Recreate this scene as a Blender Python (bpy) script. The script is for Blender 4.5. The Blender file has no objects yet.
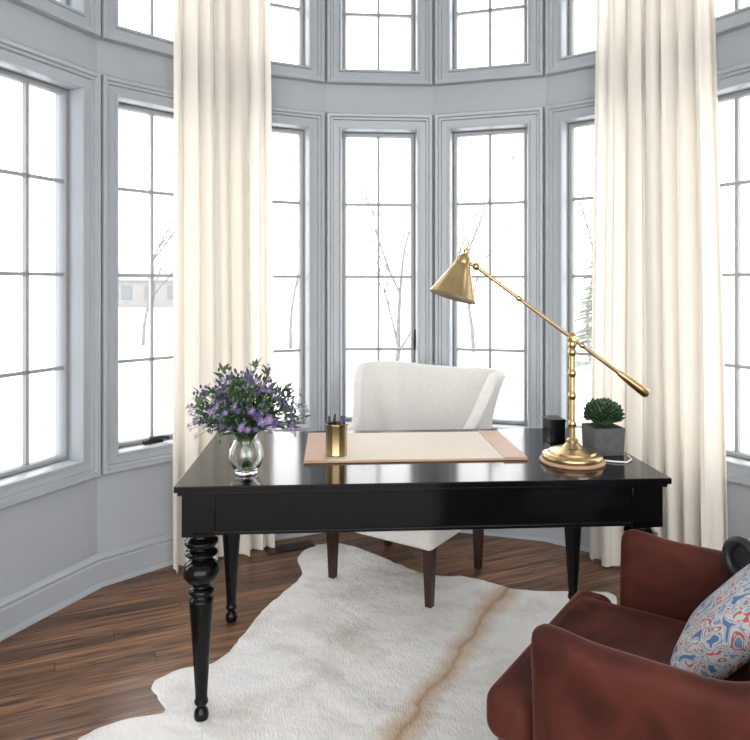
import bpy, math, random
from math import sin, cos, pi, radians, sqrt
from mathutils import Vector, Matrix, noise
random.seed(7)
scene = bpy.context.scene

# ------------------------------------------------------------------ materials
def new_mat(name):
    m = bpy.data.materials.new(name); m.use_nodes = True
    nt = m.node_tree; b = nt.nodes['Principled BSDF']
    return m, nt, b

def pmat(name, col, rough=0.5, metal=0.0, spec=0.5, var=0.0, vscale=20, bump=0.0, bscale=200, coat=0.0, sheen=0.0, trans=0.0, ior=1.45):
    m, nt, b = new_mat(name)
    b.inputs['Base Color'].default_value = (*col, 1)
    b.inputs['Roughness'].default_value = rough
    b.inputs['Metallic'].default_value = metal
    b.inputs['Specular IOR Level'].default_value = spec
    b.inputs['Coat Weight'].default_value = coat
    b.inputs['Sheen Weight'].default_value = sheen
    b.inputs['Transmission Weight'].default_value = trans
    b.inputs['IOR'].default_value = ior
    tc = nt.nodes.new('ShaderNodeTexCoord')
    if var > 0:
        n = nt.nodes.new('ShaderNodeTexNoise'); n.inputs['Scale'].default_value = vscale
        n.inputs['Detail'].default_value = 4
        nt.links.new(tc.outputs['Object'], n.inputs['Vector'])
        r = nt.nodes.new('ShaderNodeValToRGB')
        r.color_ramp.elements[0].position = .3; r.color_ramp.elements[1].position = .7
        r.color_ramp.elements[0].color = (*[c*(1-var) for c in col], 1)
        r.color_ramp.elements[1].color = (*[min(1, c*(1+var)) for c in col], 1)
        nt.links.new(n.outputs['Fac'], r.inputs['Fac']); nt.links.new(r.outputs['Color'], b.inputs['Base Color'])
    if bump > 0:
        n2 = nt.nodes.new('ShaderNodeTexNoise'); n2.inputs['Scale'].default_value = bscale
        nt.links.new(tc.outputs['Object'], n2.inputs['Vector'])
        bp = nt.nodes.new('ShaderNodeBump'); bp.inputs['Strength'].default_value = bump; bp.inputs['Distance'].default_value = .004
        nt.links.new(n2.outputs['Fac'], bp.inputs['Height']); nt.links.new(bp.outputs['Normal'], b.inputs['Normal'])
    return m

M_wall = pmat('wall_paint', (.350, .376, .400), .6, var=.02, vscale=3, bump=.05, bscale=300)
M_trim = pmat('trim_paint', (.350, .376, .400), .28, var=.02, vscale=3)
M_sash = pmat('sash_paint', (.30, .305, .31), .4, var=.03)
M_ceil = pmat('ceiling_paint', (.75, .76, .77), .8, var=.02)
M_black = pmat('black_lacquer', (.003, .003, .0035), .14, spec=.26, var=.1, vscale=8)
M_blackmetal = pmat('black_metal', (.015, .015, .015), .35, var=.1)
M_brass = pmat('antique_brass', (.44, .32, .16), .28, metal=1, var=.14, vscale=14)
M_brassin = pmat('shade_inner', (.80, .72, .52), .5, metal=.4, var=.05)
M_white_up = pmat('linen_upholstery', (.72, .70, .665), .9, var=.06, vscale=90, bump=.6, bscale=400, sheen=.2)
M_brownleg = pmat('walnut_leg', (.030, .013, .008), .35, var=.3, vscale=25)
M_paper = pmat('blotter_leather', (.60, .52, .43), .6, var=.015, vscale=6)
M_peach = pmat('tan_leather', (.44, .275, .18), .5, var=.06, vscale=30, bump=.2)
M_concrete = pmat('concrete', (.075, .076, .08), .8, var=.2, vscale=40, bump=.5, bscale=120)
M_soil = pmat('soil', (.02, .015, .01), .95, var=.4, vscale=80)
M_succ = pmat('succulent_leaf', (.018, .050, .018), .45, var=.5, vscale=50)
M_stem = pmat('stem_green', (.05, .11, .03), .55, var=.3, vscale=40)
M_leaf = pmat('leaf_green', (.04, .085, .03), .5, var=.4, vscale=40)
M_purple = pmat('petal_purple', (.22, .15, .38), .6, var=.35, vscale=60)
M_violet = pmat('petal_violet', (.08, .055, .18), .6, var=.35, vscale=60)
M_yellow = pmat('aster_centre', (.55, .38, .08), .7, var=.2)
M_glass = pmat('clear_glass', (.97, .99, .98), .02, trans=1, ior=1.45)
M_snow = pmat('snow_ground', (.84, .85, .86), .9, var=.04, vscale=.4)
M_bark = pmat('hazed_bark', (.135, .13, .128), .9, var=.2, vscale=10)  # grey bark tone, overexposed outdoor haze painted into the colour
M_ever = pmat('hazed_evergreen', (.19, .205, .17), .8, var=.4, vscale=6)  # green lightened to imitate overexposure haze seen through the windows
M_house = pmat('house_siding', (.19, .185, .18), .8, var=.06, vscale=2)
M_roof = pmat('house_roof', (.30, .30, .30), .8, var=.05)
M_hwin = pmat('house_window', (.12, .13, .14), .5, var=.1)
M_cord = pmat('white_cord', (.8, .78, .75), .5, var=.02)

def velvet():
    m, nt, b = new_mat('rust_velvet')
    b.inputs['Roughness'].default_value = .65
    b.inputs['Specular IOR Level'].default_value = .14
    b.inputs['Sheen Weight'].default_value = .5
    b.inputs['Sheen Roughness'].default_value = .25
    b.inputs['Sheen Tint'].default_value = (.85, .32, .22, 1)
    tc = nt.nodes.new('ShaderNodeTexCoord')
    n = nt.nodes.new('ShaderNodeTexNoise'); n.inputs['Scale'].default_value = 5; n.inputs['Detail'].default_value = 6; n.inputs['Distortion'].default_value = 1.2
    nt.links.new(tc.outputs['Object'], n.inputs['Vector'])
    r = nt.nodes.new('ShaderNodeValToRGB')
    r.color_ramp.elements[0].position = .3; r.color_ramp.elements[1].position = .72
    r.color_ramp.elements[0].color = (.028, .007, .005, 1); r.color_ramp.elements[1].color = (.088, .022, .014, 1)
    nt.links.new(n.outputs['Fac'], r.inputs['Fac']); nt.links.new(r.outputs['Color'], b.inputs['Base Color'])
    return m
M_velvet = velvet()

def curtain_mat():
    m, nt, b = new_mat('cream_curtain')
    out = nt.nodes['Material Output']
    d = nt.nodes.new('ShaderNodeBsdfDiffuse'); t = nt.nodes.new('ShaderNodeBsdfTranslucent')
    mx = nt.nodes.new('ShaderNodeMixShader'); mx.inputs[0].default_value = .27
    tc = nt.nodes.new('ShaderNodeTexCoord'); n = nt.nodes.new('ShaderNodeTexNoise'); n.inputs['Scale'].default_value = 90
    nt.links.new(tc.outputs['Object'], n.inputs['Vector'])
    r = nt.nodes.new('ShaderNodeValToRGB')
    r.color_ramp.elements[0].color = (.79, .75, .685, 1); r.color_ramp.elements[1].color = (.84, .80, .74, 1)
    nt.links.new(n.outputs['Fac'], r.inputs['Fac'])
    nt.links.new(r.outputs['Color'], d.inputs['Color']); t.inputs['Color'].default_value = (.93, .865, .755, 1)
    nt.links.new(d.outputs[0], mx.inputs[1]); nt.links.new(t.outputs[0], mx.inputs[2]); nt.links.new(mx.outputs[0], out.inputs['Surface'])
    nt.nodes.remove(b)
    return m
M_curtain = curtain_mat()

def floor_mat():
    m, nt, b = new_mat('oak_planks')
    N = nt.nodes.new; LK = nt.links.new
    def mth(op, a, b_=None, c_=None):
        n = N('ShaderNodeMath'); n.operation = op
        for i, v in enumerate((a, b_, c_)):
            if v is None: continue
            if isinstance(v, (int, float)): n.inputs[i].default_value = v
            else: LK(v, n.inputs[i])
        return n.outputs[0]
    tc = N('ShaderNodeTexCoord')
    mp = N('ShaderNodeMapping'); mp.inputs['Rotation'].default_value = (0, 0, radians(-24)); mp.inputs['Location'].default_value = (20, 20, 0)
    LK(tc.outputs['Object'], mp.inputs['Vector'])
    sp = N('ShaderNodeSeparateXYZ'); LK(mp.outputs[0], sp.inputs[0])
    PW, PL = .075, 1.15
    yr = mth('DIVIDE', sp.outputs['Y'], PW); row = mth('FLOOR', yr); fy = mth('FRACT', yr)
    wn = N('ShaderNodeTexWhiteNoise'); wn.noise_dimensions = '1D'; LK(row, wn.inputs['W'])
    xr = mth('ADD', mth('DIVIDE', sp.outputs['X'], PL), mth('MULTIPLY', wn.outputs['Value'], 7.3))
    col = mth('FLOOR', xr); fx = mth('FRACT', xr)
    idv = N('ShaderNodeCombineXYZ'); LK(row, idv.inputs[0]); LK(col, idv.inputs[1])
    w2 = N('ShaderNodeTexWhiteNoise'); w2.noise_dimensions = '3D'; LK(idv.outputs[0], w2.inputs['Vector'])
    ey = mth('MULTIPLY', mth('MINIMUM', fy, mth('SUBTRACT', 1, fy)), PW)
    ex = mth('MULTIPLY', mth('MINIMUM', fx, mth('SUBTRACT', 1, fx)), PL)
    seam = mth('LESS_THAN', mth('MINIMUM', ex, ey), .0011)
    # grain
    mp2 = N('ShaderNodeMapping'); mp2.inputs['Scale'].default_value = (2.4, 42, 1); LK(mp.outputs[0], mp2.inputs['Vector'])
    sc = N('ShaderNodeVectorMath'); sc.operation = 'SCALE'; sc.inputs['Scale'].default_value = 37; LK(w2.outputs['Color'], sc.inputs[0])
    add = N('ShaderNodeVectorMath'); add.operation = 'ADD'; LK(mp2.outputs[0], add.inputs[0]); LK(sc.outputs[0], add.inputs[1])
    n = N('ShaderNodeTexNoise'); n.inputs['Scale'].default_value = 1.3; n.inputs['Detail'].default_value = 8; n.inputs['Roughness'].default_value = .55; n.inputs['Distortion'].default_value = 1.1
    LK(add.outputs[0], n.inputs['Vector'])
    r = N('ShaderNodeValToRGB'); e = r.color_ramp.elements
    e[0].position = .33; e[0].color = (.030, .013, .007, 1); e[1].position = .70; e[1].color = (.30, .165, .092, 1)
    x = e.new(.46); x.color = (.140, .068, .036, 1)
    LK(n.outputs['Fac'], r.inputs['Fac'])
    r2 = N('ShaderNodeValToRGB'); r2.color_ramp.elements[0].color = (.55, .52, .50, 1); r2.color_ramp.elements[1].color = (1.35, 1.30, 1.24, 1)
    LK(w2.outputs['Value'], r2.inputs['Fac'])
    hs = N('ShaderNodeMix'); hs.data_type = 'RGBA'; hs.blend_type = 'MULTIPLY'; hs.inputs['Factor'].default_value = 1
    LK(r.outputs['Color'], hs.inputs['A']); LK(r2.outputs['Color'], hs.inputs['B'])
    mx = N('ShaderNodeMix'); mx.data_type = 'RGBA'
    LK(seam, mx.inputs['Factor']); LK(hs.outputs['Result'], mx.inputs['A']); mx.inputs['B'].default_value = (.008, .004, .0025, 1)
    LK(mx.outputs['Result'], b.inputs['Base Color'])
    b.inputs['Roughness'].default_value = .30
    b.inputs['Specular IOR Level'].default_value = .38
    bp = N('ShaderNodeBump'); bp.inputs['Strength'].default_value = .2; bp.inputs['Distance'].default_value = .002
    LK(n.outputs['Fac'], bp.inputs['Height']); LK(bp.outputs['Normal'], b.inputs['Normal'])
    return m
M_floor = floor_mat()

def hide_mat():
    m, nt, b = new_mat('cowhide')
    tc = nt.nodes.new('ShaderNodeTexCoord')
    dx, dy = (.078-.558), (2.12-3.03); L = sqrt(dx*dx+dy*dy); nx, ny = -dy/L, dx/L
    c = nx*.33+ny*2.60
    dot = nt.nodes.new('ShaderNodeVectorMath'); dot.operation = 'DOT_PRODUCT'; dot.inputs[1].default_value = (nx, ny, 0)
    nt.links.new(tc.outputs['Object'], dot.inputs[0])
    n = nt.nodes.new('ShaderNodeTexNoise'); n.inputs['Scale'].default_value = 5; n.inputs['Detail'].default_value = 5
    nt.links.new(tc.outputs['Object'], n.inputs['Vector'])
    a = nt.nodes.new('ShaderNodeMath'); a.operation = 'SUBTRACT'; a.inputs[1].default_value = c
    nt.links.new(dot.outputs['Value'], a.inputs[0])
    nn = nt.nodes.new('ShaderNodeMath'); nn.operation = 'MULTIPLY_ADD'; nn.inputs[1].default_value = .12; nn.inputs[2].default_value = -.06
    nt.links.new(n.outputs['Fac'], nn.inputs[0])
    s = nt.nodes.new('ShaderNodeMath'); s.operation = 'ADD'; nt.links.new(a.outputs[0], s.inputs[0]); nt.links.new(nn.outputs[0], s.inputs[1])
    ab = nt.nodes.new('ShaderNodeMath'); ab.operation = 'ABSOLUTE'; nt.links.new(s.outputs[0], ab.inputs[0])
    r = nt.nodes.new('ShaderNodeValToRGB'); e = r.color_ramp.elements
    e[0].position = 0; e[0].color = (.42, .27, .155, 1); e[1].position = .08; e[1].color = (.79, .765, .73, 1)
    x = e.new(.018); x.color = (.58, .44, .315, 1)
    nt.links.new(ab.outputs[0], r.inputs['Fac'])
    n2 = nt.nodes.new('ShaderNodeTexNoise'); n2.inputs['Scale'].default_value = 3.2; n2.inputs['Detail'].default_value = 8; n2.inputs['Roughness'].default_value = .65
    nt.links.new(tc.outputs['Object'], n2.inputs['Vector'])
    r2 = nt.nodes.new('ShaderNodeValToRGB'); r2.color_ramp.elements[0].position = .3; r2.color_ramp.elements[1].position = .5
    r2.color_ramp.elements[0].color = (.74, .70, .66, 1); r2.color_ramp.elements[1].color = (1, 1, 1, 1)
    nt.links.new(n2.outputs['Fac'], r2.inputs['Fac'])
    mu = nt.nodes.new('ShaderNodeMix'); mu.data_type = 'RGBA'; mu.blend_type = 'MULTIPLY'; mu.inputs['Factor'].default_value = 1
    nt.links.new(r.outputs['Color'], mu.inputs['A']); nt.links.new(r2.outputs['Color'], mu.inputs['B'])
    nt.links.new(mu.outputs['Result'], b.inputs['Base Color'])
    b.inputs['Roughness'].default_value = .8; b.inputs['Sheen Weight'].default_value = .1
    mp = nt.nodes.new('ShaderNodeMapping'); mp.inputs['Scale'].default_value = (160, 45, 1); mp.inputs['Rotation'].default_value = (0, 0, .5)
    nt.links.new(tc.outputs['Object'], mp.inputs['Vector'])
    n3 = nt.nodes.new('ShaderNodeTexNoise'); n3.inputs['Scale'].default_value = 1; n3.inputs['Detail'].default_value = 4
    nt.links.new(mp.outputs[0], n3.inputs['Vector'])
    n4 = nt.nodes.new('ShaderNodeTexNoise'); n4.inputs['Scale'].default_value = 7; n4.inputs['Detail'].default_value = 3
    nt.links.new(tc.outputs['Object'], n4.inputs['Vector'])
    ad = nt.nodes.new('ShaderNodeMath'); ad.operation = 'MULTIPLY_ADD'; ad.inputs[1].default_value = 5
    nt.links.new(n4.outputs['Fac'], ad.inputs[0]); nt.links.new(n3.outputs['Fac'], ad.inputs[2])
    bp = nt.nodes.new('ShaderNodeBump'); bp.inputs['Strength'].default_value = .7; bp.inputs['Distance'].default_value = .008
    nt.links.new(ad.outputs[0], bp.inputs['Height']); nt.links.new(bp.outputs['Normal'], b.inputs['Normal'])
    return m
M_hide = hide_mat()

def pillow_mat():
    m, nt, b = new_mat('patterned_fabric')
    tc = nt.nodes.new('ShaderNodeTexCoord')
    v = nt.nodes.new('ShaderNodeTexNoise'); v.inputs['Scale'].default_value = 22; v.inputs['Detail'].default_value = 1.5; v.inputs['Distortion'].default_value = 1.2
    nt.links.new(tc.outputs['Object'], v.inputs['Vector'])
    r = nt.nodes.new('ShaderNodeValToRGB'); r.color_ramp.interpolation = 'CONSTANT'
    e = r.color_ramp.elements
    e[0].position = 0; e[0].color = (.08, .14, .28, 1)
    e[1].position = .38; e[1].color = (.44, .43, .42, 1)
    for p, c in ((.45, (.15, .25, .37)), (.49, (.46, .45, .43)), (.565, (.38, .09, .08)), (.605, (.43, .43, .43)), (.66, (.12, .20, .32))):
        x = e.new(p); x.color = (*c, 1)
    nt.links.new(v.outputs['Fac'], r.inputs['Fac']); nt.links.new(r.outputs['Color'], b.inputs['Base Color'])
    b.inputs['Roughness'].default_value = .9
    return m
M_pillow = pillow_mat()

# ------------------------------------------------------------------ mesh builder
class MB:
    def __init__(s): s.v = []; s.f = []; s.m = []; s.mats = []
    def mi(s, mat):
        if mat not in s.mats: s.mats.append(mat)
        return s.mats.index(mat)
    def add(s, vs, fs, mat, M=None):
        o = len(s.v); k = s.mi(mat)
        for p in vs:
            p = Vector(p)
            s.v.append(M @ p if M is not None else p)
        for f in fs: s.f.append([i+o for i in f]); s.m.append(k)
    def box(s, c, size, mat, M=None, taper=1.0):
        x, y, z = [a/2 for a in size]; cx, cy, cz = c
        vs = []
        for sz in (-1, 1):
            t = taper if sz < 0 else 1
            for sx, sy in ((-1, -1), (1, -1), (1, 1), (-1, 1)):
                vs.append((cx+sx*x*t, cy+sy*y*t, cz+sz*z))
        s.add(vs, [(3, 2, 1, 0), (4, 5, 6, 7), (0, 1, 5, 4), (1, 2, 6, 5), (2, 3, 7, 6), (3, 0, 4, 7)], mat, M)
    def rbox(s, c, size, r, mat, M=None, n=4, puff=0.0):
        hx, hy, hz = [a/2 for a in size]; r = min(r, hx, hy, hz)
        N = 10
        vs = []; fs = []
        def P(p):
            q = [max(-h+r, min(h-r, a)) for a, h in zip(p, (hx, hy, hz))]
            d = Vector([a-b for a, b in zip(p, q)])
            if d.length > 1e-9: d = d.normalized()*r
            out = Vector(q)+d
            if puff:
                w = max(0, 1-(p[0]/hx)**2)*max(0, 1-(p[1]/hy)**2)
                out.z += puff*w*(1 if p[2] > 0 else 0)
            return Vector(c)+out
        def grid(h):
            a = [-h, -h+.15*r, -h+.4*r, -h+.7*r, -h+r]
            inner = [(-h+r)+(2*h-2*r)*i/N for i in range(1, N)]
            b = [-q for q in reversed(a)]
            return a+inner+b
        ds = [grid(hx), grid(hy), grid(hz)]
        for ax in range(3):
            for sg in (-1, 1):
                a, b = [k for k in range(3) if k != ax]
                base = len(vs); A = ds[a]; B = ds[b]
                for u in A:
                    for w in B:
                        p = [0, 0, 0]; p[ax] = sg*(hx, hy, hz)[ax]; p[a] = u; p[b] = w
                        vs.append(P(p))
                for i in range(len(A)-1):
                    for j in range(len(B)-1):
                        q = [base+i*len(B)+j, base+(i+1)*len(B)+j, base+(i+1)*len(B)+j+1, base+i*len(B)+j+1]
                        if (sg > 0) != (ax != 1): q.reverse()
                        fs.append(q)
        s.add(vs, fs, mat, M)
    def lathe(s, prof, mat, M=None, seg=32, sx=1, sy=1):
        vs = []; fs = []
        n = len(prof)
        for r, z in prof:
            for i in range(seg):
                a = 2*pi*i/seg; vs.append((r*cos(a)*sx, r*sin(a)*sy, z))
        for k in range(n-1):
            for i in range(seg):
                j = (i+1) % seg
                fs.append((k*seg+i, k*seg+j, (k+1)*seg+j, (k+1)*seg+i))
        if prof[0][0] > 1e-6: fs.append(list(reversed(range(seg))))
        if prof[-1][0] > 1e-6: fs.append([(n-1)*seg+i for i in range(seg)])
        s.add(vs, fs, mat, M)
    def tube(s, pts, rad, mat, M=None, seg=8):
        pts = [Vector(p) for p in pts]
        if not hasattr(rad, '__len__'): rad = [rad]*len(pts)
        vs = []; fs = []; n = len(pts)
        up = None
        for k, p in enumerate(pts):
            t = (pts[min(k+1, n-1)]-pts[max(k-1, 0)]).normalized()
            if up is None:
                up = Vector((0, 0, 1)) if abs(t.z) < .9 else Vector((1, 0, 0))
            x = up.cross(t)
            if x.length < 1e-6: x = Vector((1, 0, 0)).cross(t)
            x.normalize(); y = t.cross(x); up = y
            for i in range(seg):
                a = 2*pi*i/seg; vs.append(p+(x*cos(a)+y*sin(a))*rad[k])
        for k in range(n-1):
            for i in range(seg):
                j = (i+1) % seg
                fs.append((k*seg+i, k*seg+j, (k+1)*seg+j, (k+1)*seg+i))
        fs.append(list(reversed(range(seg)))); fs.append([(n-1)*seg+i for i in range(seg)])
        s.add(vs, fs, mat, M)
    def ell(s, c, r, mat, M=None, seg=10, rings=6):
        vs = []; fs = []
        R = Matrix.Translation(c) @ (M if M is not None else Matrix.Identity(4))
        prof = [(sin(pi*k/rings), -cos(pi*k/rings)) for k in range(rings+1)]
        for a, z in prof:
            for i in range(seg):
                t = 2*pi*i/seg; vs.append((a*cos(t)*r[0], a*sin(t)*r[1], z*r[2]))
        for k in range(rings):
            for i in range(seg):
                j = (i+1) % seg; fs.append((k*seg+i, k*seg+j, (k+1)*seg+j, (k+1)*seg+i))
        s.add(vs, fs, mat, R)
    def build(s, name, loc=(0, 0, 0), rz=0, smooth=35, bevel=0, merge=True, parent=None):
        me = bpy.data.meshes.new(name)
        me.from_pydata([tuple(v) for v in s.v], [], s.f)
        for m in s.mats: me.materials.append(m)
        me.polygons.foreach_set('material_index', s.m)
        me.polygons.foreach_set('use_smooth', [True]*len(me.polygons))
        me.update()
        if merge:
            import bmesh
            bm = bmesh.new(); bm.from_mesh(me); bmesh.ops.remove_doubles(bm, verts=bm.verts, dist=1e-5)
            bmesh.ops.recalc_face_normals(bm, faces=bm.faces)
            bm.to_mesh(me); bm.free()
        me.set_sharp_from_angle(angle=radians(smooth))
        ob = bpy.data.objects.new(name, me); scene.collection.objects.link(ob)
        ob.location = loc; ob.rotation_euler = (0, 0, rz)
        if bevel:
            b = ob.modifiers.new('bevel', 'BEVEL'); b.width = bevel; b.segments = 3; b.limit_method = 'ANGLE'; b.angle_limit = radians(40)
        if parent: ob.parent = parent
        return ob

def axis_mat(origin, direction):
    q = Vector(direction).normalized().to_track_quat('Z', 'Y')
    return Matrix.Translation(origin) @ q.to_matrix().to_4x4()

# ------------------------------------------------------------------ bay geometry
L = .63; TURN = 20.8; TH = .16
def adir(k): a = radians(4.1-TURN*(k-4)); return Vector((cos(a), sin(a)))
corner = {4: Vector((-.288, 3.895))}
for k in range(4, 9): corner[k+1] = corner[k]+L*adir(k)
for k in range(3, -1, -1): corner[k] = corner[k+1]-L*adir(k)
H_CEIL = 3.62
CEN = Vector((.149, 2.205))
mit = TH*math.tan(radians(TURN/2))
OPEN = .218
LOW = (.605, 2.30); UPP = (2.64, 3.34)
def fp(k, u, h, z):
    d = adir(k); n = Vector((-d.y, d.x)); p = corner[k]+d*(L/2+u)-n*h
    return (p.x, p.y, z)
wb = MB()
for k in range(0, 9):
    def block(u0, u1, z0, z1):
        vs = []
        for z in (z0, z1):
            vs.append(fp(k, u0, 0, z)); vs.append(fp(k, u1, 0, z))
            vs.append(fp(k, u1+(mit if u1 > L/2-1e-4 else 0), -TH, z)); vs.append(fp(k, u0-(mit if u0 < -L/2+1e-4 else 0), -TH, z))
        wb.add(vs, [(3, 2, 1, 0), (4, 5, 6, 7), (0, 1, 5, 4), (1, 2, 6, 5), (2, 3, 7, 6), (3, 0, 4, 7)], M_wall)
    block(-L/2, -OPEN, 0, H_CEIL); block(OPEN, L/2, 0, H_CEIL)
    block(-OPEN, OPEN, 0, LOW[0]); block(-OPEN, OPEN, LOW[1], UPP[0]); block(-OPEN, OPEN, UPP[1], H_CEIL)
wb.build('wall_bay', merge=False)

casing = [(0, -.115), (0, .010), (.004, .018), (.014, .018), (.018, .007), (.050, .011), (.054, .024), (.064, .026), (.069, .038), (.084, .040), (.088, .034), (.088, 0)]
def window(idx, k, zr, rows):
    w = MB()
    def ring_sweep(prof, u0, u1, z0, z1, mat):
        vs = []; fs = []
        for o, h in prof:
            vs += [fp(k, u0-o, h, z0-o), fp(k, u1+o, h, z0-o), fp(k, u1+o, h, z1+o), fp(k, u0-o, h, z1+o)]
        for i in range(len(prof)-1):
            for j in range(4):
                jj = (j+1) % 4; fs.append((i*4+j, i*4+jj, (i+1)*4+jj, (i+1)*4+j))
        w.add(vs, fs, mat)
    z0, z1 = zr
    ring_sweep(casing, -OPEN+.003, OPEN-.003, z0+.003, z1-.003, M_trim)
    s = .026
    ring_sweep([(-.002, -.10), (-.002, -.07), (-.006, -.066), (-s+.006, -.066), (-s, -.075), (-s, -.10), (-.002, -.10)], -OPEN+.003, OPEN-.003, z0+.003, z1-.003, M_sash)
    def bar(u0, u1, za, zb, h0=-.095, h1=-.072):
        vs = [fp(k, u0, h0, za), fp(k, u1, h0, za), fp(k, u1, h1, za), fp(k, u0, h1, za), fp(k, u0, h0, zb), fp(k, u1, h0, zb), fp(k, u1, h1, zb), fp(k, u0, h1, zb)]
        w.add(vs, [(3, 2, 1, 0), (4, 5, 6, 7), (0, 1, 5, 4), (1, 2, 6, 5), (2, 3, 7, 6), (3, 0, 4, 7)], M_sash)
    bar(-.008, .008, z0+.02, z1-.02)
    for i in range(1, rows):
        z = z0+(z1-z0)*i/rows; bar(-OPEN+.02, OPEN-.02, z-.008, z+.008)
    if rows == 4 and k in (2,):
        w.tube([fp(k, -.03, -.045, z0+.006), fp(k, -.03, -.03, z0+.030), fp(k, .02, -.02, z0+.034), fp(k, .06, -.02, z0+.026)], [.015, .012, .008, .011], M_blackmetal)
        w.tube([fp(k, -.06, -.045, z0+.012), fp(k, .04, -.045, z0+.012)], [.012, .012], M_blackmetal)
    if rows == 4 and k in (4,):
        w.tube([fp(k, OPEN-.008, -.05, z0+.42), fp(k, OPEN-.012, -.035, z0+.47), fp(k, OPEN-.008, -.045, z0+.54)], [.006, .008, .006], M_blackmetal)
    w.build('window_%d' % idx, merge=False)
i = 1
for k in range(0, 9): window(i, k, LOW, 4); i += 1
for k in range(0, 9): window(i, k, UPP, 2); i += 1

# baseboard in bay
bb = MB()
prof = [(0, 0), (.022, 0), (.022, .108), (.013, .116), (.018, .122), (.018, .130), (.008, .142), (.005, .152), (0, .152)]
pathp = []
for k in range(0, 10):
    if k == 0: n = Vector((-adir(0).y, adir(0).x)); sc = 1
    elif k == 9: n = Vector((-adir(8).y, adir(8).x)); sc = 1
    else:
        n1 = Vector((-adir(k-1).y, adir(k-1).x)); n2 = Vector((-adir(k).y, adir(k).x)); n = (n1+n2).normalized(); sc = 1/cos(radians(TURN/2))
    pathp.append((corner[k], n*sc))
vs = []; fs = []
for c, n in pathp:
    for o, z in prof: p = c-n*(o+.0005); vs.append((p.x, p.y, z))
m = len(prof)
for a in range(len(pathp)-1):
    for b in range(m-1): fs.append((a*m+b, (a+1)*m+b, (a+1)*m+b+1, a*m+b+1))
bb.add(vs, fs, M_trim)
vs = []; fs = []
for c, n in pathp:
    for o, z in ((.022, .022), (.030, .018), (.036, .006), (.036, 0)): p = c-n*(o+.0005); vs.append((p.x, p.y, z))
for a in range(len(pathp)-1):
    for b in range(3): fs.append((a*4+b, (a+1)*4+b, (a+1)*4+b+1, a*4+b+1))
bb.add(vs, fs, M_trim)
bb.build('baseboard_bay', merge=False)

# adjoining room walls
c0, c9 = corner[0], corner[9]
XL, XR, YB = -3.3, 3.5, -2.6
def wall_box(name, x0, x1, y0, y1):
    w = MB(); w.box(((x0+x1)/2, (y0+y1)/2, H_CEIL/2), (x1-x0, y1-y0, H_CEIL), M_wall); w.build(name)
wall_box('wall_front_left', XL, c0.x, c0.y-.002, c0.y+.158)
wall_box('wall_front_right', c9.x, XR, c9.y-.002, c9.y+.158)
wall_box('wall_left', XL-.16, XL, YB, c0.y+.158)
wall_box('wall_right', XR, XR+.16, YB, c9.y+.158)
poly = [(XL, YB), (XR, YB), (XR, c9.y+.1)]
for k in range(9, -1, -1):
    n = (corner[k]-CEN).normalized()*.12; p = corner[k]+n; poly.append((p.x, p.y))
poly.append((XL, c0.y+.1))
def slab(name, z0, z1, mat):
    w = MB(); n = len(poly)
    vs = [(x, y, z0) for x, y in poly]+[(x, y, z1) for x, y in poly]
    fs = [list(reversed(range(n))), list(range(n, 2*n))]+[(i, (i+1) % n, n+(i+1) % n, n+i) for i in range(n)]
    w.add(vs, fs, mat); w.build(name)
slab('floor', -.1, 0, M_floor)
slab('ceiling', H_CEIL, H_CEIL+.1, M_ceil)

# floor vent
v = MB()
v.box((0, 0, .004), (.26, .095, .008), M_brownleg)
for j in range(12): v.box((-.11+j*.02, 0, .009), (.008, .07, .003), M_blackmetal)
v.build('floor_vent', loc=(-.455, 3.63, 0), rz=radians(25))

# ------------------------------------------------------------------ curtains
def curtain(name, a0, a1, b0, b1, folds, seed):
    w = MB(); NC = folds*18; NR = 26; ztop = 3.44
    vs = []; fs = []
    rnd = random.Random(seed)
    ph = [rnd.uniform(-.9, .9) for _ in range(folds+2)]; am = [rnd.uniform(.5, 1.3) for _ in range(folds+2)]
    for r in range(NR+1):
        t = r/NR; z = ztop-(ztop-.012)*t
        A0 = a0+(b0-a0)*t; A1 = a1+(b1-a1)*t
        for c in range(NC+1):
            u = c/NC; f = u*folds; i0 = int(min(f, folds-1)); fr = f-i0
            amp = (am[i0]*(1-fr)+am[i0+1]*fr); p = ph[i0]*(1-fr)+ph[i0+1]*fr
            off = sin(2*pi*f+p*(.5+t)*1.3)*.045*amp*(.8+.2*t)
            off += .014*sin(2*pi*f*2.3+seed+t)*am[i0+1]
            off += .008*sin(5*t+f*1.3+seed)
            ang = radians(A0+(A1-A0)*u+.75*sin(4*pi*f)*.6)
            rr = 1.580+off
            vs.append((CEN.x+rr*cos(ang), CEN.y+rr*sin(ang), z))
    for r in range(NR):
        for c in range(NC):
            a = r*(NC+1)+c; fs.append((a, a+1, a+NC+2, a+NC+1))
    w.add(vs, fs, M_curtain)
    for c in range(folds+1):
        ang = radians(a0+(a1-a0)*c/folds)
        pr = Vector((CEN.x+1.585*cos(ang), CEN.y+1.585*sin(ang), 3.465))
        ring = [pr+Vector((0.03*cos(q)*cos(ang), 0.03*cos(q)*sin(ang), .03*sin(q))) for q in [2*pi*j/16 for j in range(17)]]
        w.tube(ring, .004, M_brass, seg=6)
    w.build(name, smooth=80, merge=False)
curtain('curtain', 116.9, 136.1, 115.9, 135.9, 6, 3)
curtain('curtain', 31.9, 51.7, 28.8, 53.2, 7, 5)
rod = MB()
rod.tube([(CEN.x+1.585*cos(radians(a)), CEN.y+1.585*sin(radians(a)), 3.475) for a in range(20, 161, 4)], .014, M_brass)
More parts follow.
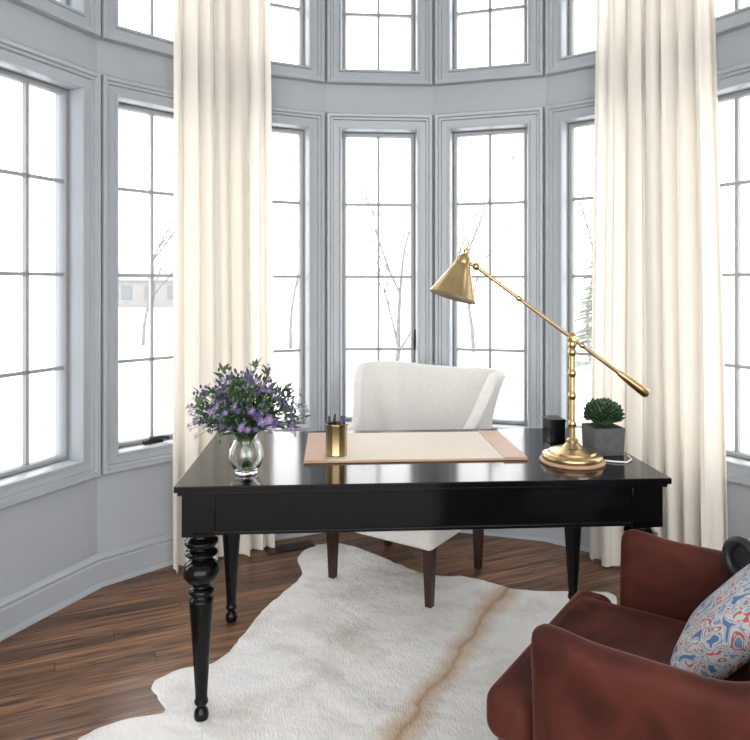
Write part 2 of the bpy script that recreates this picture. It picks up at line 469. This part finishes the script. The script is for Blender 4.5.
for a in (24, 66, 90, 110, 150):
    rod.tube([(CEN.x+1.585*cos(radians(a)), CEN.y+1.585*sin(radians(a)), 3.475), (CEN.x+1.70*cos(radians(a)), CEN.y+1.70*sin(radians(a)), 3.475)], .008, M_brass)
rod.build('curtain_rod')

# ------------------------------------------------------------------ desk
DZ = radians(3.5); DC = Vector((.146, 2.563)); DW, DD = 1.60, .79
d = MB()
DH = .775
d.box((0, 0, DH-.010), (DW, DD, .020), M_black)
d.box((0, 0, DH-.026), (DW-.018, DD-.018, .012), M_black)
ax, ay = DW/2-.024, DD/2-.024
for sy in (-1, 1):
    d.box((0, sy*(ay-.014), .681), (2*ax-.06, .024, .124), M_black)
    d.box((0, sy*(ay-.011), .620), (2*ax-.06, .03, .012), M_black)
for sx in (-1, 1):
    d.box((sx*(ax-.014), 0, .681), (.024, 2*ay-.06, .124), M_black)
legp = [(.014, 0), (.021, .004), (.024, .020), (.021, .034), (.014, .044), (.016, .050), (.022, .058), (.022, .066), (.019, .072), (.0195, .09), (.029, .25), (.038, .375), (.039, .392), (.030, .402), (.028, .408),
        (.040, .414), (.042, .421), (.039, .428), (.028, .434), (.026, .440), (.044, .452), (.056, .468), (.059, .486), (.054, .504), (.038, .518), (.027, .524), (.026, .530),
        (.048, .535), (.054, .542), (.048, .550), (.031, .556), (.031, .561), (.048, .566), (.054, .575), (.054, .583), (.042, .591), (.036, .598), (.036, .610), (.0, .610)]
for sx in (-1, 1):
    for sy in (-1, 1):
        lx, ly = sx*(ax-.048), sy*(ay-.048)
        d.box((lx, ly, .6755), (.104, .104, .135), M_black)
        d.lathe(legp, M_black, Matrix.Translation((lx, ly, 0)), seg=40)
d.build('writing_desk', loc=(DC.x, DC.y, 0), rz=DZ, bevel=.003, smooth=40, merge=True)
DT = DH+.0002

# desk pad
bp = MB()
bp.box((0, 0, .003), (.80, .45, .006), M_peach)
bp.box((0, 0, .0072), (.66, .437, .0028), M_paper)
for sx in (-1, 1):
    bp.box((sx*.358, 0, .0085), (.084, .45, .005), M_peach)
    bp.box((sx*.320, 0, .0095), (.003, .437, .002), M_brass)
bp.build('desk_blotter', loc=(.135, 2.645, DT+.0005), rz=DZ, bevel=.0012)

# pen cup
pc = MB()
pc.lathe([(0, 0), (.038, 0), (.040, .003), (.039, .008), (.039, .100), (.041, .106), (.041, .114), (.037, .114), (.036, .010), (0, .010)], M_brass, seg=10)
for j in range(7):
    a = j*2*pi/7; r0 = .016; r1 = .029
    bx, by = r0*cos(a+.6), r0*sin(a+.6); tx, ty = r1*cos(a), r1*sin(a)
    h = .135+.012*random.random()
    pc.tube([(bx, by, .0115), (bx+(tx-bx)*.95, by+(ty-by)*.95, h-.012), (tx, ty, h)], [.0042, .0042, .0032], M_blackmetal if j % 3 else M_violet, seg=8)
pc.build('pen_cup', loc=(-.141, 2.484, DT+.0115), smooth=30)

# ------------------------------------------------------------------ lamp
lp = MB()
lp.lathe([(0, 0), (.112, 0), (.114, .003), (.114, .007), (.110, .010), (0, .010)], M_peach, seg=64)
lp.lathe([(0, .010), (.102, .010), (.105, .014), (.105, .024), (.101, .029), (.083, .033), (.080, .040), (.060, .047), (.034, .052), (.028, .060), (.020, .068), (.020, .078), (.013, .084), (0, .084)], M_brass, seg=64)
lp.lathe([(.0105, .07), (.0105, .43)], M_brass, seg=20)
for z in (.135, .235, .315, .39):
    lp.lathe([(.0105, z-.014), (.0145, z-.006), (.0155, z), (.0145, z+.006), (.0105, z+.014)], M_brass, seg=20)
PV = Vector((0, 0, .440))
A = Vector((-.345, 0, .695))
B = PV+(PV-A).normalized()*.336
lp.tube([PV+Vector((0, -.024, 0)), PV+Vector((0, .024, 0))], .009, M_brass, seg=16)
lp.ell(PV, (.018, .015, .021), M_brass, seg=16, rings=10)
lp.lathe([(.012, .405), (.0155, .410), (.0155, .424), (.010, .434)], M_brass, seg=20)
dr = (B-A).normalized()
lp.tube([A, B], .0070, M_brass, seg=12)
for t in (.25, .62):
    q = A+(B-A)*t; lp.tube([q-dr*.012, q-dr*.006, q, q+dr*.006, q+dr*.012], [.006, .010, .011, .010, .006], M_brass, seg=14)
q0 = B-dr*.13
lp.tube([q0, q0+dr*.01, q0+dr*.04, q0+dr*.10, q0+dr*.126, q0+dr*.134], [.008, .011, .0135, .0175, .018, .012], M_brass, seg=20)
lp.ell(A, (.014, .014, .014), M_brass, seg=14, rings=8)
S0 = Vector((-.388, 0, .722)); S1 = Vector((-.430, -.015, .590)); sd = (S1-S0).normalized(); SL = (S1-S0).length
MM = axis_mat(S0, sd)
lp.lathe([(0, -.072), (.003, -.070), (.0035, -.040), (.010, -.034), (.011, -.026), (.008, -.018), (.016, -.012), (.024, -.006), (.027, .002), (.027, .018), (.031, .022), (.033, .034), (.037, .038), (SL*.60, SL), (SL*.60+.002, SL+.003), (SL*.60-.002, SL)], M_brass, MM, seg=48)
lp.lathe([(SL*.60-.002, SL), (.034, .039), (0, .038)], M_brassin, MM, seg=48)
lp.ell(S0+sd*.075, (.025, .025, .03), M_cord, seg=16, rings=10)
lp.tube([A, S0+sd*.012+Vector((.01, 0, 0))], .007, M_brass, seg=12)
lamp = lp.build('desk_lamp', loc=(.703, 2.425, DT+.0005), rz=radians(2), smooth=40, merge=False)
cd = MB()
cd.tube([(.705+.105, 2.43, DT+.004), (.85, 2.41, DT+.004), (.89, 2.40, DT+.004), (.92, 2.44, DT+.004), (.93, 2.50, DT+.003)], .0028, M_cord)
o = cd.build('cord'); o.parent = lamp; o.matrix_parent_inverse = lamp.matrix_basis.inverted()

# black box
bx = MB()
bx.box((0, 0, .042), (.062, .09, .084), M_black); bx.box((0, 0, .089), (.066, .094, .012), M_black)
bx.build('trinket_box', loc=(.722, 2.745, DT+.0005), rz=.1, bevel=.002)

# plant
pt = MB()
pt.box((0, 0, .05), (.118, .118, .10), M_concrete, taper=.93)
pt.box((0, 0, .1005), (.100, .100, .003), M_soil)
N = 190
for i in range(N):
    ph = math.acos(1-1.25*(i+.5)/N); th = i*2.39996
    dv = Vector((sin(ph)*cos(th), sin(ph)*sin(th), cos(ph)))
    c = Vector((0, 0, .138))+Vector((dv.x*.064, dv.y*.064, dv.z*.056))*random.uniform(.88, 1.08)
    tilt = (dv+Vector((random.uniform(-.4, .4), random.uniform(-.4, .4), .35))).normalized()
    MMx = tilt.to_track_quat('Z', 'Y').to_matrix().to_4x4()
    pt.ell(c, (.008, .005, .013), M_succ, MMx, seg=6, rings=4)
pt.ell((0, 0, .140), (.050, .050, .042), M_leaf, seg=14, rings=8)
pt.build('potted_succulent', loc=(.858, 2.56, DT+.0005), rz=.12, smooth=50, merge=False)

# flowers vase
fv = MB()
outer = [(0, 0), (.034, 0), (.038, .003), (.037, .010), (.050, .030), (.0585, .055), (.056, .080), (.043, .104), (.039, .118), (.046, .136), (.053, .146)]
inner = [(.051, .146), (.044, .136), (.0365, .118), (.0405, .104), (.053, .080), (.0555, .055), (.047, .032), (.030, .014), (0, .012)]
fv.lathe(outer+inner, M_glass, seg=40)
rnd = random.Random(11)
def petal_flower(c, n, size, mat):
    q = n.to_track_quat('Z', 'Y').to_matrix().to_4x4(); M = Matrix.Translation(c) @ q
    vs = []; fs = []
    P = 13
    for i in range(P):
        a = 2*pi*i/P+rnd.uniform(-.1, .1); w = .17; r1 = size*rnd.uniform(.85, 1.1); lift = size*rnd.uniform(.05, .45)
        b = len(vs)
        vs += [(0, 0, 0), (r1*.6*cos(a-w), r1*.6*sin(a-w), lift*.6), (r1*cos(a), r1*sin(a), lift), (r1*.6*cos(a+w), r1*.6*sin(a+w), lift*.6)]
        fs.append((b, b+1, b+2, b+3))
    fv.add(vs, fs, mat, M)
    fv.lathe([(0, -.001), (size*.22, 0), (size*.16, size*.14), (0, size*.18)], M_yellow if mat is M_purple else M_violet, M, seg=6)
def leaf(c, dr, ln, wd):
    dr = dr.normalized(); side = dr.cross(Vector((rnd.uniform(-1, 1), rnd.uniform(-1, 1), 1))).normalized()
    nm = side.cross(dr)
    vs = [c, c+dr*ln*.35+side*wd, c+dr*ln-nm*ln*.15, c+dr*ln*.35-side*wd, c+dr*ln*.4+nm*wd*.3]
    fv.add(vs, [(0, 1, 4), (1, 2, 4), (2, 3, 4), (3, 0, 4)], M_leaf)
NS = 120
for i in range(NS):
    ph = math.acos(1-.93*((i+.5)/NS)); th = i*2.39996
    R = rnd.uniform(.72, 1.05)
    tip = Vector((sin(ph)*cos(th)*.200*R, sin(ph)*sin(th)*.165*R, .155+cos(ph)*.200*R+rnd.uniform(-.015, .015)))
    nk = Vector((rnd.uniform(-.025, .025), rnd.uniform(-.025, .025), .12))
    bt = Vector((-nk.x*.7, -nk.y*.7, .02))
    mid = nk+(tip-nk)*.5+Vector((0, 0, .02))
    if i % 2 == 0: fv.tube([bt, nk, mid, tip], [.0017, .0016, .0013, .001], M_stem, seg=5)
    else: fv.tube([nk, mid, tip], [.0016, .0013, .001], M_stem, seg=5)
    dv = (tip-mid).normalized()
    for j in range(9):
        t = rnd.uniform(.15, 1); c = nk+(tip-nk)*t+Vector((0, 0, .02*sin(pi*t)))
        leaf(c, dv+Vector((rnd.uniform(-1, 1), rnd.uniform(-1, 1), rnd.uniform(-.4, .6))), rnd.uniform(.025, .05), rnd.uniform(.005, .009))
    k = rnd.random()
    if k < .58:
        petal_flower(tip, (dv+Vector((rnd.uniform(-.5, .5), rnd.uniform(-.7, .3), rnd.uniform(0, .5)))).normalized(), rnd.uniform(.013, .021), M_purple)
        for j in range(2):
            e = tip+Vector((rnd.uniform(-.03, .03), rnd.uniform(-.03, .03), rnd.uniform(-.03, .015)))
            fv.tube([mid+(tip-mid)*.6, e], .0009, M_stem, seg=4)
            petal_flower(e, (dv+Vector((rnd.uniform(-.5, .5), -.3, .3))).normalized(), rnd.uniform(.010, .016), M_purple if j else M_violet)
    else:
        for j in range(6):
            e = tip+Vector((rnd.uniform(-.018, .018), rnd.uniform(-.018, .018), rnd.uniform(-.03, .02)))
            fv.ell(e, (.0045, .0045, .007), M_violet if j % 2 else M_leaf, seg=6, rings=4)
fv.build('flower_vase', loc=(-.430, 2.274, DT+.0005), smooth=40, merge=False)

# ------------------------------------------------------------------ shell helper
def shell(w, path, top, zbot, flare, thick, mat, NT=48, NZ=12):
    vs = []; fs = []
    cols = []
    for i in range(NT+1):
        t = -1+2*i/NT; x, y, nx, ny = path(t); zt = top(t); col = []
        th = thick/2
        for j in range(NZ+1):
            s = j/NZ; z = zbot+(zt-th-zbot)*s; f = flare(t, s)
            col.append((x+nx*(f+th), y+ny*(f+th), z))
        f1 = flare(t, 1)
        for j in range(1, 8):
            a = pi*j/8; col.append((x+nx*(f1+th*cos(a)), y+ny*(f1+th*cos(a)), zt-th+th*sin(a)))
        for j in range(NZ, -1, -1):
            s = j/NZ; z = zbot+(zt-th-zbot)*s; f = flare(t, s)
            col.append((x+nx*(f-th), y+ny*(f-th), z))
        cols.append(col)
    m = len(cols[0])
    def endcap(t):
        x, y, nx, ny = path(t)
        e = Vector(path(t)[:2])-Vector(path(t*.97)[:2]); e.normalize()
        base = cols[0] if t < 0 else cols[-1]
        out = []
        for a in (.35, .7, 1.0, 1.25, 1.45):
            c2 = []
            zmax = max(q[2] for q in base)
            for q in base:
                zc = q[2]; s = (zc-zbot)/(top(t)-zbot); f = flare(t, max(0, min(1, s)))
                cx, cy = x+nx*f, y+ny*f
                k = cos(a); ex = sin(a)*thick/2
                zz = q[2]-(1-k)*thick*.5*(1 if q[2] > zmax-thick else 0)
                c2.append((cx+(q[0]-cx)*k+e.x*ex, cy+(q[1]-cy)*k+e.y*ex, zz))
            out.append(c2)
        return out
    pre = endcap(-1); post = endcap(1)
    cols = list(reversed(pre))+cols+post
    for c in cols: vs += c
    n = len(cols)
    for i in range(n-1):
        for j in range(m-1):
            fs.append((i*m+j, (i+1)*m+j, (i+1)*m+j+1, i*m+j+1))
        fs.append((i*m+m-1, (i+1)*m+m-1, (i+1)*m, i*m))
    fs.append(list(range(m))); fs.append([(n-1)*m+j for j in reversed(range(m))])
    w.add(vs, fs, mat)

def upath(hw, yb, yf, rc, ox=0):
    full = [(-hw, yf, -1, 0)]
    for i in range(1, 9): full.append((-hw, yf+(yb-rc-yf)*i/8, -1, 0))
    for i in range(1, 13):
        a = pi-pi/2*i/12; full.append((-hw+rc+rc*cos(a), yb-rc+rc*sin(a), cos(a), sin(a)))
    for i in range(1, 9): full.append((-hw+rc+(2*hw-2*rc)*i/8, yb, 0, 1))
    for i in range(1, 13):
        a = pi/2-pi/2*i/12; full.append((hw-rc+rc*cos(a), yb-rc+rc*sin(a), cos(a), sin(a)))
    for i in range(1, 9): full.append((hw, yb-rc+(yf-yb+rc)*i/8, 1, 0))
    ds = [0]
    for a, b in zip(full, full[1:]): ds.append(ds[-1]+math.hypot(b[0]-a[0], b[1]-a[1]))
    T = ds[-1]
    def path(t):
        q = (max(-1, min(1, t))+1)/2*T
        for i in range(len(ds)-1):
            if ds[i+1] >= q-1e-9: break
        k = (q-ds[i])/max(1e-9, ds[i+1]-ds[i])
        a, b = full[i], full[i+1]
        r = [a[j]+(b[j]-a[j])*k for j in range(4)]
        l = math.hypot(r[2], r[3]) or 1
        return r[0]+ox, r[1], r[2]/l, r[3]/l
    return path
def sstep(a, b, x):
    t = max(0, min(1, (x-a)/(b-a))); return t*t*(3-2*t)

# ------------------------------------------------------------------ desk chair (white upholstered)
ch = MB()
pth = upath(.275, .30, -.12, .12, ox=.016)
def top1(t):
    a = abs(t)
    return .974+.012*sstep(.1, .50, a)-.29*sstep(.60, .92, a)
def fl1(t, s):
    a = abs(t)
    return (.012+.075*sstep(.30, .52, a)*(1-sstep(.64, .9, a)))*s**2.8+.015*s
shell(ch, pth, top1, .33, fl1, .055, M_white_up, NT=72, NZ=16)
ch.rbox((0, .0, .325), (.60, .60, .15), .03, M_white_up)
ch.rbox((0, -.045, .435), (.52, .53, .11), .045, M_white_up, puff=.015)
for sx in (-1, 1):
    for sy in (-1, 1):
        x, y = sx*.265, sy*.245-.01
        Mx = Matrix.Translation((x, y, 0))
        ch.lathe([(.021, 0), (.034, .285)], M_brownleg, Mx @ Matrix.Rotation(pi/4, 4, 'Z'), seg=4)
ch.build('upholstered_desk_chair', loc=(.160, 3.32, .006), rz=radians(-34), smooth=50, merge=True)

# ------------------------------------------------------------------ armchair (rust velvet)
ac = MB()
pth2 = upath(.345, .345, -.20, .20)
def top2(t):
    a = abs(t)
    return .622+.12*(1-sstep(.12, .60, a))+.012*sstep(.85, 1, a)
def fl2(t, s):
    return .02*s*s
shell(ac, pth2, top2, .17, fl2, .075, M_velvet, NT=64, NZ=12)
ac.rbox((0, -.02, .235), (.66, .66, .17), .035, M_velvet)
ac.rbox((0, -.045, .365), (.60, .64, .13), .045, M_velvet, puff=.02)
ac.rbox((0, -.31, .365), (.70, .13, .128), .045, M_velvet, puff=.0)
for sx in (-1, 1):
    for sy in (-1, 1):
        ac.lathe([(.014, 0), (.026, .16)], M_brownleg, Matrix.Translation((sx*.28, sy*.27, 0)), seg=16)
AO = (.762, 1.712); AR = radians(-125.2)
armchair = ac.build('velvet_armchair', loc=(AO[0], AO[1], .006), rz=AR, smooth=50, merge=True)

# pillow
pl = MB()
n = 24; vs = []; fs = []
for side in (1, -1):
    for i in range(n+1):
        for j in range(n+1):
            u = -1+2*i/n; v_ = -1+2*j/n
            pin = 1-.07*(1-abs(u)**2)*abs(v_)**3; pin2 = 1-.07*(1-abs(v_)**2)*abs(u)**3
            z = side*.06*((1-u**4)*(1-v_**4))**.5
            vs.append((u*.20*pin2, z, v_*.17*pin))
for sd_ in range(2):
    b = sd_*(n+1)**2
    for i in range(n):
        for j in range(n):
            q = [b+i*(n+1)+j, b+(i+1)*(n+1)+j, b+(i+1)*(n+1)+j+1, b+i*(n+1)+j+1]
            if sd_: q.reverse()
            fs.append(q)
pl.add(vs, fs, M_pillow)
pil = pl.build('throw_pillow', smooth=60)
ac_M = Matrix.Translation((AO[0], AO[1], 0)) @ Matrix.Rotation(AR, 4, 'Z')
pil.matrix_world = ac_M @ Matrix.Translation((-.060, .115, .565)) @ Matrix.Rotation(radians(-40), 4, 'X')

# dark ring-shaped pull on the armchair
rp_ = MB()
C = Vector((1.005, 1.870, .655))
f = Vector((-.85, -.5, .1)).normalized(); sx_ = f.cross(Vector((0, 0, 1))).normalized(); uz = sx_.cross(f)
rp_.tube([C+(sx_*cos(q)*.038+uz*sin(q)*.045) for q in [2*pi*j/28 for j in range(29)]], .014, M_blackmetal, seg=12)
rp_.tube([C-f*.03, C-f*.005], .030, M_blackmetal, seg=20)
o = rp_.build('ring_pull', smooth=50, merge=False); o.parent = armchair; bpy.context.view_layer.update(); o.matrix_parent_inverse = armchair.matrix_world.inverted()

# ------------------------------------------------------------------ cowhide rug
out = [(-.162, 3.675), (-.323, 3.66), (-.396, 3.50), (-.354, 3.294), (-.412, 3.112), (-.486, 2.92), (-.534, 2.69), (-.595, 2.527), (-.712, 2.48), (-.781, 2.38), (-.691, 2.237), (-.82, 2.186), (-.909, 2.109),
       (-.93, 1.98), (-.76, 1.86), (-.62, 1.62), (-.45, 1.38), (-.1, 1.30), (.3, 1.36), (.6, 1.45), (.86, 1.45), (.98, 1.60), (.86, 1.80), (.80, 2.0), (.80, 2.2), (.80, 2.4), (.84, 2.6), (.994, 2.85), (1.079, 3.08), (.892, 3.11), (.66, 3.13), (.456, 3.26), (.266, 3.29), (.125, 3.41), (0, 3.54)]
pts = []
n = len(out)
for i in range(n):
    p0, p1, p2, p3 = [Vector(out[(i+k-1) % n]) for k in range(4)]
    for j in range(8):
        t = j/8
        q = .5*((2*p1)+(-p0+p2)*t+(2*p0-5*p1+4*p2-p3)*t*t+(-p0+3*p1-3*p2+p3)*t**3)
        pts.append(q)
c = Vector((.02, 2.4)); rg = MB(); vs = [(c.x, c.y, .006)]; fs = []
rings = [.15, .3, .45, .6, .72, .82, .9, .96, .985, 1.0, 1.002]
m = len(pts)
for ri, f in enumerate(rings):
    for i, p in enumerate(pts):
        jag = 1+(.010*noise.noise(Vector((i*.45, 0, 0)))+.006*noise.noise(Vector((i*1.7, 3, 0))))*(f > .95)
        q = c+(p-c)*f*jag
        z = .006+.002*noise.noise(Vector((q.x*4, q.y*4, 1)))*(f < .97)
        if f > .99: z = .004
        if f > 1.0: z = .0006
        vs.append((q.x, q.y, z))
for i in range(m): fs.append((0, 1+i, 1+(i+1) % m))
for r in range(len(rings)-1):
    for i in range(m):
        j = (i+1) % m; fs.append((1+r*m+i, 1+(r+1)*m+i, 1+(r+1)*m+j, 1+r*m+j))
rg.add(vs, fs, M_hide)
rg.build('cowhide_rug', smooth=60)

# ------------------------------------------------------------------ outside
g = MB()
g.add([(-60, 4.6, -.6), (60, 4.6, -.6), (60, 90, -.4), (-60, 90, -.4), (-60, -30, -.6), (60, -30, -.6)], [(0, 1, 2, 3), (4, 5, 1, 0)], M_snow)
g.build('snowy_ground')
def tree(loc, h, seed, mat=M_bark):
    r = random.Random(seed); w = MB()
    def br(p, dv, ln, rad, lv):
        pts = [p]; q = p; dd = dv
        for k in range(4):
            dd = (dd+Vector((r.uniform(-.15, .15), r.uniform(-.15, .15), r.uniform(-.02, .12)))).normalized()
            q = q+dd*ln/4; pts.append(q)
        w.tube(pts, [rad*(1-.14*k) for k in range(5)], mat, seg=5)
        if lv > 0:
            for k in range(4 if lv > 1 else 3):
                i = r.choice([1, 2, 3, 4, 4]); nd = (dd+Vector((r.uniform(-1, 1), r.uniform(-1, 1), r.uniform(-.1, .7)))*.8).normalized()
                br(pts[i], nd, ln*r.uniform(.55, .75), rad*.5, lv-1)
    br(Vector((0, 0, 0)), Vector((0, 0, 1)), h*.4, h*.010, 4)
    w.build('bare_tree', loc=loc, merge=False)
tree((.4, 14, -.6), 6.2, 2); tree((2.9, 20, -.6), 7, 4); tree((-7.5, 22, -.6), 7, 5); tree((5.4, 17, -.6), 6.5, 8); tree((-2.6, 21, -.6), 6.5, 9)
def evergreen(loc, h, seed):
    r = random.Random(seed); w = MB(); w.tube([(0, 0, 0), (0, 0, h)], [.05, .01], M_bark, seg=6)
    for k in range(260):
        t = r.random()**.8; z = .3+t*(h-.3); R = (1-t)*h*.24+.05; a = r.uniform(0, 2*pi)
        w.tube([(0, 0, z), (cos(a)*R*.6, sin(a)*R*.6, z-.05), (cos(a)*R, sin(a)*R, z-.12*R-.05)], [.012, .03*(1-t)+.008, .004], M_ever, seg=4)
    w.build('evergreen_tree', loc=loc, merge=False)
evergreen((4.6, 13.5, -.6), 4.0, 1)
def house(loc, w_, d_, h_, rz):
    w = MB(); w.box((0, 0, h_/2), (w_, d_, h_), M_house)
    x, y = w_/2+.3, d_/2+.3
    w.add([(-x, -y, h_), (x, -y, h_), (x, y, h_), (-x, y, h_), (-x, 0, h_*1.55), (x, 0, h_*1.55)], [(0, 1, 5, 4), (2, 3, 4, 5), (0, 4, 3), (1, 2, 5), (0, 3, 2, 1)], M_roof)
    for i in range(3):
        w.box((-w_/2+w_*(i+.5)/3, -d_/2-.02, h_*.55), (.8, .06, 1.1), M_hwin)
    w.build('neighbour_house', loc=loc, rz=rz)
house((-19.5, 60, -.5), 5.5, 6, 2.3, .2)

# ------------------------------------------------------------------ world + light
w = bpy.data.worlds.new('World'); scene.world = w; w.use_nodes = True
nt = w.node_tree; bg = nt.nodes['Background']
tc = nt.nodes.new('ShaderNodeTexCoord'); gr = nt.nodes.new('ShaderNodeSeparateXYZ'); nt.links.new(tc.outputs['Generated'], gr.inputs[0])
rp = nt.nodes.new('ShaderNodeValToRGB'); rp.color_ramp.elements[0].color = (1, .985, .96, 1); rp.color_ramp.elements[1].color = (.93, .96, 1, 1)
nt.links.new(gr.outputs['Z'], rp.inputs['Fac']); nt.links.new(rp.outputs['Color'], bg.inputs['Color'])
bg.inputs['Strength'].default_value = 5.2

cam = bpy.data.cameras.new('Camera'); co = bpy.data.objects.new('Camera', cam); scene.collection.objects.link(co)
co.location = (0, 0, 1.405); co.rotation_euler = (pi/2, 0, 0)
cam.sensor_width = 36; cam.lens = 680/750*36; cam.shift_y = -85/750; cam.clip_start = .05; cam.clip_end = 300
scene.camera = co
scene.view_settings.view_transform = 'Standard'
scene.view_settings.look = 'None'
scene.view_settings.exposure = 0
